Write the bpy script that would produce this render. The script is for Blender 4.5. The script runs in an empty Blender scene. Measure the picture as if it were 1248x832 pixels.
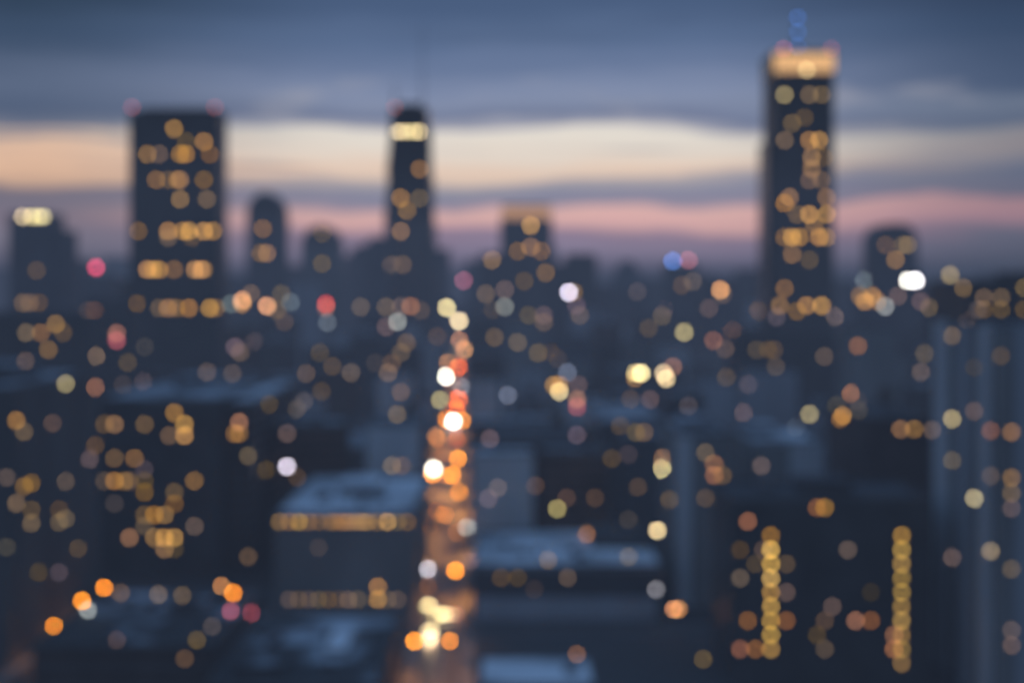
import bpy, bmesh, math, random
from math import radians, sin, cos, pi, exp, atan2, sqrt

random.seed(11)
S = bpy.context.scene
COL = S.collection

# ------------------------------------------------------------------ camera facts
CAM_H = 90.0            # the camera stands on a high balcony, looking along +Y
F = 1733.0              # focal length in photograph pixels (50 mm on 36 mm)
CX, HY = 624.0, 348.0   # vanishing point of level lines
HAZE_L = 1900.0         # mean free path of the evening haze, metres
HAZE_TOP = 150.0
HAZE_COL = (0.055, 0.074, 0.124)
DISC = 452.0            # area of a blur disc in photograph pixels


def lin1(c):
    c = c / 255.0
    return c / 12.92 if c <= 0.04045 else ((c + 0.055) / 1.055) ** 2.4


def lin(c):
    return tuple(lin1(v) for v in c)


def X_at(px, Y):
    return (px - CX) / F * Y


def Z_at(py, Y):
    return CAM_H + (HY - py) / F * Y


def to_px(x, y, z):
    return CX + x / y * F, HY - (z - CAM_H) / y * F


def avenue_x(Y):
    return -5.7 - 0.0346 * Y


AVENUE_END = 2250.0

# ------------------------------------------------------------------ object helpers


class MB:
    """collects simple solids into one mesh"""

    def __init__(self):
        self.v, self.f, self.m = [], [], []

    def add(self, verts, faces, mat=0):
        n = len(self.v)
        self.v += verts
        self.f += [tuple(i + n for i in f) for f in faces]
        self.m += [mat] * len(faces)
        return self

    def box(self, x0, x1, y0, y1, z0, z1, mat=0):
        return self.add([(x0, y0, z0), (x1, y0, z0), (x1, y1, z0), (x0, y1, z0),
                         (x0, y0, z1), (x1, y0, z1), (x1, y1, z1), (x0, y1, z1)],
                        [(3, 2, 1, 0), (4, 5, 6, 7), (0, 1, 5, 4), (1, 2, 6, 5), (2, 3, 7, 6), (3, 0, 4, 7)], mat)

    def frustum(self, a, b, z0, z1, mat=0):
        (x0, x1, y0, y1), (u0, u1, w0, w1) = a, b
        return self.add([(x0, y0, z0), (x1, y0, z0), (x1, y1, z0), (x0, y1, z0),
                         (u0, w0, z1), (u1, w0, z1), (u1, w1, z1), (u0, w1, z1)],
                        [(3, 2, 1, 0), (4, 5, 6, 7), (0, 1, 5, 4), (1, 2, 6, 5), (2, 3, 7, 6), (3, 0, 4, 7)], mat)

    def lathe(self, cx, cy, prof, n=12, mat=0):
        base = []
        for r, z in prof:
            for k in range(n):
                a = 2 * pi * k / n
                base.append((cx + r * cos(a), cy + r * sin(a), z))
        faces = []
        for j in range(len(prof) - 1):
            for k in range(n):
                k2 = (k + 1) % n
                faces.append((j * n + k, j * n + k2, (j + 1) * n + k2, (j + 1) * n + k))
        faces.append(tuple(range(n - 1, -1, -1)))
        faces.append(tuple((len(prof) - 1) * n + k for k in range(n)))
        return self.add(base, faces, mat)

    def ball(self, cx, cy, cz, r, mat=0, n=10):
        prof = [(max(r * sin(pi * j / 8), r * 0.03), cz - r * cos(pi * j / 8)) for j in range(9)]
        return self.lathe(cx, cy, prof, n, mat)

    def prism_xz(self, outline, y0, y1, mat=0):
        n = len(outline)
        v = [(x, y0, z) for x, z in outline] + [(x, y1, z) for x, z in outline]
        f = [tuple(range(n)), tuple(range(2 * n - 1, n - 1, -1))]
        for k in range(n):
            k2 = (k + 1) % n
            f.append((k2, k, n + k, n + k2))
        return self.add(v, f, mat)

    def tube(self, p, q, r, mat=0, n=8):
        from mathutils import Vector
        p, q = Vector(p), Vector(q)
        d = (q - p).normalized()
        u = d.orthogonal().normalized()
        w = d.cross(u)
        v = [tuple(c + (u * cos(2 * pi * k / n) + w * sin(2 * pi * k / n)) * r) for c in (p, q) for k in range(n)]
        f = [tuple(range(n - 1, -1, -1)), tuple(range(n, 2 * n))]
        f += [(k, (k + 1) % n, n + (k + 1) % n, n + k) for k in range(n)]
        return self.add(v, f, mat)

    def build(self, name, mats, parent=None, smooth=False):
        me = bpy.data.meshes.new(name)
        me.from_pydata(self.v, [], self.f)
        mats = mats if isinstance(mats, (list, tuple)) else [mats]
        for m in mats:
            me.materials.append(m)
        me.polygons.foreach_set('material_index', self.m)
        bm = bmesh.new()
        bm.from_mesh(me)
        bmesh.ops.recalc_face_normals(bm, faces=bm.faces[:])
        bm.to_mesh(me)
        bm.free()
        if smooth:
            me.polygons.foreach_set('use_smooth', [True] * len(me.polygons))
        o = bpy.data.objects.new(name, me)
        COL.objects.link(o)
        o.parent = parent
        return o


def thing(name, label, cat, loc=(0, 0, 0), rz=0.0, group=None):
    o = bpy.data.objects.new(name, None)
    COL.objects.link(o)
    o.location = loc
    o.rotation_euler = (0, 0, rz)
    o.empty_display_size = 1.0
    o['label'] = label
    o['category'] = cat
    if group:
        o['group'] = group
    return o


def struct(o, kind='structure'):
    o['kind'] = kind
    return o


def kids(o):
    return [c for c in o.children]


def copy_tree(o, parent=None):
    c = o.copy()
    COL.objects.link(c)
    c.parent = parent
    for ch in kids(o):
        copy_tree(ch, c)
    return c


# ------------------------------------------------------------------ materials


def new_mat(name):
    m = bpy.data.materials.new(name)
    m.use_nodes = True
    nt = m.node_tree
    nt.nodes.clear()
    out = nt.nodes.new('ShaderNodeOutputMaterial')
    return m, nt, out


def surf(name, col, rough=0.7, vary=0.35, scale=0.05, spec=0.3, metal=0.0, streak=1.0, var_col=None):
    """weathered surface: two octaves of world-space noise drift the colour and the roughness"""
    m, nt, out = new_mat(name)
    N, L = nt.nodes, nt.links
    b = N.new('ShaderNodeBsdfPrincipled')
    L.new(b.outputs[0], out.inputs[0])
    geo = N.new('ShaderNodeNewGeometry')
    mp = N.new('ShaderNodeVectorMath'); mp.operation = 'MULTIPLY'
    mp.inputs[1].default_value = (scale, scale, scale * streak)
    L.new(geo.outputs['Position'], mp.inputs[0])
    n1 = N.new('ShaderNodeTexNoise'); n1.inputs['Scale'].default_value = 1.0; n1.inputs['Detail'].default_value = 6.0
    L.new(mp.outputs[0], n1.inputs['Vector'])
    rp = N.new('ShaderNodeMapRange')
    rp.inputs[1].default_value = 0.3; rp.inputs[2].default_value = 0.7
    rp.inputs[3].default_value = 0.0; rp.inputs[4].default_value = 1.0
    L.new(n1.outputs[0], rp.inputs[0])
    mx = N.new('ShaderNodeMix'); mx.data_type = 'RGBA'
    lo = tuple(c * (1 - vary) for c in col)
    hi = var_col if var_col else tuple(min(1, c * (1 + vary)) for c in col)
    mx.inputs[6].default_value = (*lo, 1); mx.inputs[7].default_value = (*hi, 1)
    L.new(rp.outputs[0], mx.inputs[0])
    L.new(mx.outputs[2], b.inputs['Base Color'])
    rr = N.new('ShaderNodeMapRange')
    rr.inputs[3].default_value = max(0.05, rough - 0.12); rr.inputs[4].default_value = min(1, rough + 0.12)
    L.new(n1.outputs[0], rr.inputs[0])
    L.new(rr.outputs[0], b.inputs['Roughness'])
    b.inputs['Metallic'].default_value = metal
    b.inputs['Specular IOR Level'].default_value = spec
    return m


def patchy(name, dark, light, scale, cut):
    m = surf(name, dark, 0.9, 0.3, scale, var_col=light)
    for n in m.node_tree.nodes:
        if n.type == 'MAP_RANGE' and n.inputs[1].default_value > .2:
            n.inputs[1].default_value, n.inputs[2].default_value = cut, cut + .16
    return m


def lit_mat():
    """a lamp, a lit pane or a crown made to glow: its colour and its strength are properties of the object"""
    m, nt, out = new_mat('lit_glass')
    N, L = nt.nodes, nt.links
    oi = N.new('ShaderNodeObjectInfo')
    e = N.new('ShaderNodeEmission')
    L.new(oi.outputs['Color'], e.inputs['Color'])
    L.new(oi.outputs['Alpha'], e.inputs['Strength'])
    L.new(e.outputs[0], out.inputs[0])
    m.cycles.emission_sampling = 'NONE'
    return m


LIT = lit_mat()
M = {}
M['glass_dark'] = surf('dark_glass_curtain_wall', (0.022, 0.028, 0.032), 0.30, 0.4, 0.03, 0.5)
M['glass_blue'] = surf('blue_glass_curtain_wall', (0.045, 0.058, 0.072), 0.30, 0.4, 0.03, 0.5)
M['slate'] = surf('slate_cladding', (0.095, 0.10, 0.11), 0.6, 0.35, 0.06)
M['mullion'] = surf('dark_metal_mullion', (0.060, 0.063, 0.066), 0.45, 0.3, 0.1, 0.4)
M['brick'] = surf('brown_brick', (0.11, 0.068, 0.054), 0.85, 0.4, 0.15)
M['brick_dark'] = surf('dark_brown_brick', (0.072, 0.052, 0.046), 0.85, 0.4, 0.15)
M['concrete'] = surf('grey_concrete', (0.22, 0.22, 0.215), 0.8, 0.3, 0.06, streak=0.3)
M['concrete_dark'] = surf('sooty_concrete', (0.10, 0.097, 0.098), 0.8, 0.3, 0.06, streak=0.3)  # darker tone, on near blocks it carries the lens vignetting
M['pale'] = surf('pale_limestone', (0.34, 0.36, 0.39), 0.8, 0.2, 0.06, streak=0.3)
M['white_concrete'] = surf('white_precast_concrete', (0.52, 0.54, 0.56), 0.8, 0.2, 0.06, streak=0.3)
M['roof'] = surf('frosted_gravel_roof', (0.10, 0.11, 0.12), 0.9, 0.75, 0.085, var_col=(0.48, 0.53, 0.58))
M['roof_patchy'] = patchy('half_frosted_tar_roof', (0.05, 0.055, 0.06), (0.40, 0.45, 0.50), 0.055, 0.50)
M['roof_dark'] = surf('tar_roof', (0.05, 0.055, 0.062), 0.9, 0.5, 0.08)
M['roof_pale'] = surf('snowy_roof', (0.40, 0.45, 0.50), 0.9, 0.5, 0.06, var_col=(0.74, 0.79, 0.84))
M['steel'] = surf('painted_steel', (0.10, 0.105, 0.115), 0.5, 0.3, 0.4, 0.5, 0.4)
M['wood'] = surf('weathered_tank_wood', (0.09, 0.065, 0.05), 0.85, 0.4, 0.4)
M['ground'] = surf('city_ground', (0.045, 0.047, 0.05), 0.9, 0.5, 0.01)
M['asphalt'] = surf('damp_asphalt', (0.05, 0.05, 0.052), 0.42, 0.35, 0.25, 0.5)
M['pavement'] = surf('pavement_concrete', (0.18, 0.175, 0.165), 0.8, 0.3, 0.3)
M['paint'] = surf('road_paint', (0.60, 0.58, 0.52), 0.6, 0.3, 0.6)
M['rubber'] = surf('tyre_rubber', (0.02, 0.02, 0.02), 0.8, 0.2, 2.0)
M['car_glass'] = surf('car_window_glass', (0.02, 0.024, 0.03), 0.12, 0.2, 1.0, 0.6)
M['gilt'] = surf('gilded_crown_stone', (0.45, 0.33, 0.18), 0.6, 0.3, 0.1)  # warm tint puts the floodlight's gold into the stone
CARCOL = {'silver': (0.45, 0.46, 0.48), 'black': (0.015, 0.015, 0.018), 'white': (0.72, 0.72, 0.70), 'maroon': (0.12, 0.012, 0.016),
          'blue': (0.02, 0.05, 0.16), 'grey': (0.14, 0.145, 0.15), 'yellow': (0.60, 0.38, 0.03)}
for k, c in CARCOL.items():
    M['car_' + k] = surf(k + '_car_paint', c, 0.3, 0.08, 0.8, 0.6)

# the palette of the lights: what one blur disc looks like in the photograph
PAL = {
    'white': (250, 242, 236), 'cream': (214, 192, 146), 'cream2': (142, 128, 98), 'lav': (200, 194, 222), 'gcream': (180, 186, 142),
    'grey': (118, 121, 124), 'dgrey': (80, 88, 102), 'amber': (136, 101, 68), 'amber1': (106, 81, 63), 'amber2': (84, 71, 64),
    'brown': (76, 66, 66), 'brown1': (62, 59, 65), 'obrown': (114, 80, 68), 'orange': (250, 145, 44), 'orange1': (182, 126, 90),
    'orange2': (156, 94, 58), 'ored': (228, 100, 60), 'red': (180, 62, 62), 'dred': (124, 66, 78), 'pink': (232, 82, 110),
    'pink1': (150, 90, 112), 'blue': (74, 118, 206), 'blue1': (62, 100, 164), 'yellow': (205, 184, 112), 'yellow1': (138, 124, 80),
    'mauve': (86, 74, 82), 'dredx': (94, 56, 68), 'green': (190, 196, 170), 'gold': (168, 132, 78),
}
BG = lin((38, 46, 62))


def haze_path(dist, z):
    """how far a sight line to a point this far off and this high runs through the haze layer"""
    return dist if z <= HAZE_TOP else dist * (HAZE_TOP - CAM_H) / (z - CAM_H)


def light_rgba(code, area_px, dist, gain=1.0, z=0.0):
    """radiance of a source of this apparent area so that its blur disc has the palette colour"""
    c = lin(PAL[code])
    j = random.uniform(.66, 1.15)
    c = [c[0] * j, c[1] * j * random.uniform(.94, 1.08), c[2] * j * random.uniform(.85, 1.15)]
    c = [max(0.0, a - 0.7 * b) for a, b in zip(c, BG)]
    k = DISC / max(area_px, 0.5) * exp(haze_path(dist, z) / HAZE_L) * gain
    c = [v * k for v in c]
    s = max(c)
    return (c[0] / s, c[1] / s, c[2] / s, s)


# ------------------------------------------------------------------ window pane (shared mesh)
_pane = MB()
_pane.add([(-.5, -.10, -.5), (.5, -.10, -.5), (.5, -.10, .5), (-.5, -.10, .5)], [(0, 1, 2, 3)], 0)
_pane.add([(-.5, -.10, -.5), (.5, -.10, -.5), (.5, -.10, .5), (-.5, -.10, .5), (-.5, .05, -.5), (.5, .05, -.5), (.5, .05, .5), (-.5, .05, .5)],
          [(0, 1, 5, 4), (1, 2, 6, 5), (2, 3, 7, 6), (3, 0, 4, 7)], 1)
_tmp = _pane.build('window', [LIT, M['mullion']])
PANE = _tmp.data
bpy.data.objects.remove(_tmp)
_b = MB().ball(0, 0, 0, 0.5)
_tmp = _b.build('bulb', [LIT], smooth=True)
BALL = _tmp.data
bpy.data.objects.remove(_tmp)

# ------------------------------------------------------------------ buildings
BLD = []       # dicts: root, boxes, cells, base label


def register(root, boxes, wall='', fh=3.6, bay=3.2, filler=False, taper=None):
    d = dict(root=root, boxes=boxes, cells=set(), fh=fh, bay=bay, wall=wall, filler=filler, taper=taper, nlit=0)
    BLD.append(d)
    return d


def facade_mesh(x0, x1, y0, y1, z0, z1, style, fh, bay):
    """core of glass with real spandrel bands and piers standing proud of it"""
    mb = MB()
    mb.box(x0, x1, y0, y1, z0, z1, 0)
    p = 0.18
    if style in ('bands', 'grid', 'strip'):
        th = 0.36 * fh if style != 'strip' else 0.55 * fh
        n = max(1, int((z1 - z0) / fh))
        step = 1 if n < 40 else 2
        for k in range(0, n + 1, step):
            z = z0 + k * fh
            a, b = z - th / 2, min(z + th / 2, z1 - 0.01)
            if b <= a:
                continue
            mb.box(x0 - p, x1 + p, y0 - p, y1 + p, max(z0, a), b, 1)
    if style in ('piers', 'grid', 'slots'):
        q = 0.26
        w = 0.26 * bay if style != 'slots' else 0.5 * bay
        for (a0, a1, along) in ((x0, x1, 'x'), (y0, y1, 'y')):
            n = max(1, round((a1 - a0) / bay))
            if n > 26:
                n = 26
            for k in range(n + 1):
                c = a0 + (a1 - a0) * k / n
                if along == 'x':
                    mb.box(max(c - w / 2, a0 - .2), min(c + w / 2, a1 + .2), y0 - q, y1 + q, z0, z1 - 0.02, 1)
                else:
                    mb.box(x0 - q - 0.003, x1 + q + 0.003, max(c - w / 2, a0 - .2), min(c + w / 2, a1 + .2), z0, z1 - 0.025, 1)
    return mb


def roof_parts(root, x0, x1, y0, y1, h, roof, par='concrete_dark', parapet=0.9, plant=None, tank=False, mast=0.0, vents=0):
    mb = MB()
    e = 0.32
    mb.box(x0 - e, x1 + e, y0 - e, y1 + e, h, h + 0.25, 0)
    t = 0.4
    top = h + 0.25 + parapet
    mb.box(x0 - e, x1 + e, y0 - e, y0 - e + t, h + 0.252, top, 1)
    mb.box(x0 - e, x1 + e, y1 + e - t, y1 + e, h + 0.252, top, 1)
    mb.box(x0 - e, x0 - e + t, y0 - e + t, y1 + e - t, h + 0.252, top - 0.003, 1)
    mb.box(x1 + e - t, x1 + e, y0 - e + t, y1 + e - t, h + 0.252, top - 0.003, 1)
    mb.build('roof', [M[roof], M[par]], root)
    w, d = x1 - x0, y1 - y0
    z = h + 0.25
    if plant:
        fx, fy, fw, fd, ph = plant
        a = x0 + w * fx; b = y0 + d * fy
        m = MB().box(a, a + w * fw, b, b + d * fd, z + 0.002, z + ph, 0)
        m.box(a - 0.2, a + w * fw + 0.2, b - 0.2, b + d * fd + 0.2, z + ph, z + ph + 0.3, 1)
        for k in range(4):
            zz = z + ph * (0.2 + 0.18 * k)
            m.box(a - 0.08, a + w * fw + 0.08, b - 0.08, b + d * fd + 0.08, zz, zz + ph * 0.06, 1)
        m.build('plant_room', [M['concrete_dark'], M[roof]], root)
    if tank:
        cx, cy = x0 + w * 0.72, y0 + d * 0.6
        r = min(2.4, w * 0.15)
        m = MB()
        for sx in (-1, 1):
            for sy in (-1, 1):
                m.tube((cx + sx * r * .7, cy + sy * r * .7, z), (cx + sx * r * .6, cy + sy * r * .6, z + 3), 0.14, 1, 6)
        m.lathe(cx, cy, [(r, z + 3), (r * 1.02, z + 5), (r * .97, z + 7), (r * 1.05, z + 7.05), (0.1, z + 8.6)], 14, 0)
        m.build('water_tank', [M['wood'], M['steel']], root)
    if mast > 0:
        cx, cy = x0 + w * 0.4, y0 + d * 0.5
        m = MB().lathe(cx, cy, [(0.28, z), (0.2, z + mast * .5), (0.08, z + mast)], 8)
        for k in (0.45, 0.7):
            m.tube((cx - 1, cy, z + mast * k), (cx + 1, cy, z + mast * k), 0.06, 0, 6)
        m.build('mast', M['steel'], root)
    for k in range(vents):
        ux, uy = random.uniform(.1, .85), random.uniform(.15, .8)
        a, b = x0 + w * ux, y0 + d * uy
        s = random.uniform(.8, 1.8)
        m = MB().box(a - s, a + s, b - s, b + s, z + 0.003, z + 1.3, 0)
        m.lathe(a, b, [(s * .6, z + 1.3), (s * .6, z + 1.7)], 10, 0)
        m.build('roof_vent', M['steel'], root)


def block(name, label, x0, x1, y0, y1, h, wall=('glass_dark', 'mullion'), style='grid', fh=3.6, bay=3.2, roof='roof', cat='building',
          plant=None, tank=False, mast=0.0, vents=0, parapet=0.9, group=None, filler=False, wallname='', par='concrete_dark'):
    cx, cy = (x0 + x1) / 2, (y0 + y1) / 2
    root = thing(name, label, cat, (cx, cy, 0), 0, group)
    a0, a1, b0, b1 = x0 - cx, x1 - cx, y0 - cy, y1 - cy
    mb = facade_mesh(a0, a1, b0, b1, 0.0, h, style, fh, bay)
    mb.build('facade', [M[wall[0]], M[wall[1]]], root)
    roof_parts(root, a0, a1, b0, b1, h, roof, par, parapet, plant, tank, mast, vents)
    boxes = [(x0, x1, y0, y1, 0, h + 0.25)]
    if plant:
        fx, fy, fw, fd, ph = plant
        w, d = x1 - x0, y1 - y0
        boxes.append((x0 + w * fx, x0 + w * (fx + fw), y0 + d * fy, y0 + d * (fy + fd), h, h + ph))
    return register(root, boxes, wallname, fh, bay, filler)


def child_pane(d, pos, rz, w, h, rgba, name='window', label=None):
    o = bpy.data.objects.new(name, PANE)
    COL.objects.link(o)
    o.parent = d['root']
    r = d['root'].location
    o.location = (pos[0] - r.x, pos[1] - r.y, pos[2] - r.z)
    o.rotation_euler = (0, 0, rz)
    o.scale = (w, 3.0, h)
    o.color = rgba
    if label:
        o['label'] = label
    d['nlit'] += 1
    return o


def child_bulb(d, pos, dia, rgba, name='roof_lamp', label=None, post=1.0):
    """a globe on a short post standing on its building"""
    r = d['root'].location
    p = (pos[0] - r.x, pos[1] - r.y, pos[2] - r.z)
    m = MB().lathe(p[0], p[1], [(0.16, p[2] - post - dia / 2), (0.1, p[2] - dia / 2 + 0.02)], 6)
    po = m.build(name, M['steel'], d['root'])
    o = bpy.data.objects.new('bulb', BALL)
    COL.objects.link(o)
    o.parent = po
    o.location = p
    o.scale = (dia, dia, dia)
    o.color = rgba
    if label:
        po['label'] = label
    return po


# ---- the named landmarks -------------------------------------------------------


def X2(p0, p1, Y):
    return X_at(p0, Y), X_at(p1, Y)


# dark slab tower
x0, x1 = X2(158, 267, 800)
A = block('dark_slab_tower', 'broad dark glass slab tower with rows of amber windows and red corner lamps', x0, x1, 800, 822, Z_at(137, 800),
          ('glass_dark', 'mullion'), 'grid', 3.6, 3.4, 'roof_dark', 'skyscraper', plant=(.12, .2, .76, .6, 2.4))
# tapered tower
YB = 1500.0
zb = Z_at(133, YB)
xc = X_at(498, YB)
rootB = thing('tapered_tower', 'slender tapered dark tower with twin thin antennas and bright cream band near its top', 'skyscraper', (xc, YB + 24, 0))
mb = MB()
mb.frustum((-33, 33, -24, 24), (-20, 20, -14, 14), 0, zb - 14, 0)
mb.box(-20, 20, -14, 14, zb - 14, zb, 0)
for k in range(1, 60):
    z = k * 4.4
    if z > zb - 16:
        break
    t = z / (zb - 14)
    hx, hy = 33 - 13 * t + .25, 24 - 10 * t + .25
    mb.box(-hx, hx, -hy, hy, z - .6, z + .6, 1)
mb.build('facade', [M['glass_dark'], M['mullion']], rootB)
br = MB()
nb = 5
for k in range(nb):
    za, zc = k * (zb - 16) / nb, (k + 1) * (zb - 16) / nb
    ta, tc = za / (zb - 14), zc / (zb - 14)
    for s in (-1, 1):
        br.tube((s * (33 - 13 * ta), -(24 - 10 * ta) - .9, za), (-s * (33 - 13 * tc), -(24 - 10 * tc) - .9, zc), 0.9, 0, 6)
        br.tube((s * (33 - 13 * ta) + s * .9, -(24 - 10 * ta), za), (s * (33 - 13 * tc) + s * .9, (24 - 10 * tc), zc), 0.9, 0, 6)
br.build('cross_bracing', M['mullion'], rootB)
roof_parts(rootB, -20, 20, -14, 14, zb, 'roof_dark', plant=(.2, .2, .6, .6, 7))
for (px, top) in ((479, 95), (513, 22)):
    ax = X_at(px, YB) - xc
    ax = max(-17, min(17, ax))
    m = MB().lathe(ax, 0, [(1.1, zb), (0.9, zb + 20), (0.5, zb + 22), (0.45, Z_at(top, YB) - 25), (0.2, Z_at(top, YB))], 8)
    for k in range(4):
        m.lathe(ax, 0, [(1.2, zb + 6 + k * 9), (1.2, zb + 6.6 + k * 9)], 8)
    m.build('antenna', M['steel'], rootB)
B = register(rootB, [(xc - 20, xc + 20, YB + 4, YB + 44, 150, zb), (xc - 28, xc + 28, YB + 2, YB + 46, 0, 150)], 'glass', 4.4, 4.4)

# crowned tower
YC = 900.0
x0, x1 = X2(944, 1016, YC)
zc = Z_at(90, YC)
C = block('gilded_crown_tower', 'tall dark tower with glowing golden crown and blue lit spire', x0, x1, YC, YC + 40, zc,
          ('glass_dark', 'mullion'), 'grid', 3.6, 3.2, 'roof_dark', 'skyscraper')
rC = C['root']
xm = (x0 + x1) / 2
hw = (x1 - x0) / 2
# lower shoulder
m = facade_mesh(-hw - 3.6, -hw - .4, -14, 18, 0, Z_at(170, YC), 'bands', 3.6, 3.2)
m.build('side_shaft', [M['glass_dark'], M['mullion']], rC)
C['boxes'].append((x0 - 3.6, x0, YC + 6, YC + 38, 0, Z_at(170, YC)))
zt = Z_at(63, YC)
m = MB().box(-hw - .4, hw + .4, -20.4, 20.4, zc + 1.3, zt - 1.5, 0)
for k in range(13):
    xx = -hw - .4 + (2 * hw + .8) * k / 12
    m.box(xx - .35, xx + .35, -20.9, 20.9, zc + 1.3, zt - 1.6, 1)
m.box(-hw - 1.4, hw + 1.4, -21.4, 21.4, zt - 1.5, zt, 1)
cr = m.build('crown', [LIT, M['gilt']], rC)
cr.color = (1.0, 0.56, 0.24, 1.3)  # emission stands in for the floodlight on the crown
m = MB().box(-hw + 5, hw - 5, -14, 14, zt, zt + 2.0, 0)
m.build('plant_room', M['concrete_dark'], rC)
zs = Z_at(8, YC)
sx = X_at(979, YC) - xm
m = MB().lathe(sx, 0, [(1.6, zt + 2), (1.3, zt + 14), (0.7, zs)], 10)
m.build('spire', M['steel'], rC)
for py in (15, 33, 51):
    child_bulb(C, (X_at(979.5, YC), YC + 20 - 1.2, Z_at(py, YC)), 2.3, light_rgba('blue1', 15, 900, 0.32, 260), 'spire_lamp', post=.4)
for px in (955, 1013):
    child_bulb(C, (X_at(px, YC), YC - .5, Z_at(60, YC)), 2.0, light_rgba('dred', 12, 900, .55, 240), 'beacon')

# lit-top tower at the frame's side
x0, x1 = X2(11, 79, 1000)
D = block('shouldered_tower', 'grey stepped tower with four cream lamps along its top', x0, X_at(62, 1000), 1000, 1030, Z_at(262, 1000),
          ('glass_blue', 'slate'), 'grid', 3.8, 3.4, 'roof_dark', 'skyscraper')
rD = D['root']
xm = rD.location.x
m = facade_mesh(X_at(62, 1000) - xm + .4, x1 - xm, -13, 14, 0, Z_at(280, 1000), 'grid', 3.8, 3.4)
m.build('side_shaft', [M['glass_blue'], M['slate']], rD)
D['boxes'].append((X_at(62, 1000), x1, 1002, 1029, 0, Z_at(280, 1000)))


def arch_tower(name, label, p0, p1, top, spring, Y, depth, wall=('glass_blue', 'slate'), pinch=1.0, fh=4.0, bay=4.0):
    x0, x1 = X2(p0, p1, Y)
    xm = (x0 + x1) / 2
    hw = (x1 - x0) / 2
    root = thing(name, label, 'skyscraper', (xm, Y + depth / 2, 0))
    zs, zt = Z_at(spring, Y), Z_at(top, Y)
    facade_mesh(-hw, hw, -depth / 2, depth / 2, 0, zs, 'grid', fh, bay).build('facade', [M[wall[0]], M[wall[1]]], root)
    out = [(hw + .3, zs + .02)] + [(cos(a) * (hw + .3) * (1 if pinch == 1 else abs(cos(a)) ** (pinch - 1)), zs + .05 + sin(a) * (zt - zs)) for a in [pi * k / 16 for k in range(1, 16)]] + [(-hw - .3, zs + .02)]
    m = MB().prism_xz(out, -depth / 2 - .3, depth / 2 + .3, 0)
    m.build('vaulted_roof', M['slate'], root)
    rib = MB()
    for k in range(3):
        s = (.8, .55, .3)[k]
        rib.prism_xz([(x * s, zs + .05 + (z - zs) * s) for x, z in out], -depth / 2 - .7 - .2 * k, -depth / 2 - .35, 0)
    rib.build('gable_arch', M['mullion'], root)
    return register(root, [(x0, x1, Y, Y + depth, 0, zs), (x0 + hw * .4, x1 - hw * .4, Y, Y + depth, zs, zs + (zt - zs) * .8)], 'glass', fh, bay)


E = arch_tower('domed_tower', 'slim round-topped tower with amber windows, beside the broad slab tower', 301, 345, 234, 262, 1400, 34)
FF = arch_tower('arched_tower', 'shorter round-topped tower between the domed tower and the antenna tower', 367, 414, 274, 300, 1550, 36, ('glass_blue', 'concrete'))
I = arch_tower('barrel_roof_tower', 'dark round-shouldered tower standing alone past the golden crown tower', 1064, 1118, 272, 296, 1100, 32, ('glass_dark', 'slate'), .62)
x0, x1 = X2(1040, 1132, 1100)
m = facade_mesh(x0 - I['root'].location.x, x1 - I['root'].location.x, -20, -16.8, 0, Z_at(356, 1100), 'grid', 4, 4)
m.build('podium', [M['glass_dark'], M['slate']], I['root'])
I['boxes'].append((x0, x1, 1096, 1099.2, 0, Z_at(356, 1100)))

# lantern-topped block
YG = 1400.0
x0, x1 = X2(610, 673, YG)
zg = Z_at(268, YG)
G = block('lantern_top_tower', 'square tower with orange lit lantern top and dim shoulders, beyond the avenue', x0, x1, YG, YG + 40, zg,
          ('glass_dark', 'concrete_dark'), 'grid', 4.2, 4.4, 'roof_dark', 'skyscraper')
xm = G['root'].location.x
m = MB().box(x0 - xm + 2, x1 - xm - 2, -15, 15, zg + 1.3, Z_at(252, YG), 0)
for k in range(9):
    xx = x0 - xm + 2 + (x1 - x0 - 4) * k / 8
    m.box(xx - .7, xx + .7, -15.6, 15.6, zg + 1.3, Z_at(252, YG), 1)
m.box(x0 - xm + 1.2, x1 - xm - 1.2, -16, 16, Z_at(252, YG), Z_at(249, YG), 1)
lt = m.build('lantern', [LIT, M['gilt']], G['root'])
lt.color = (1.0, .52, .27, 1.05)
sh0 = X_at(584, YG) - xm
m = facade_mesh(sh0, x0 - xm - .5, -12, 16, 0, Z_at(308, YG), 'grid', 4.2, 4.4)
m.build('shoulder_wing', [M['glass_dark'], M['concrete_dark']], G['root'])
G['boxes'].append((X_at(584, YG), x0, YG + 8, YG + 36, 0, Z_at(308, YG)))
m = facade_mesh(x1 - xm + .5, X_at(684, YG) - xm, -12, 16, 0, Z_at(322, YG), 'grid', 4.2, 4.4)
m.build('shoulder_wing', [M['glass_dark'], M['concrete_dark']], G['root'])

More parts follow.
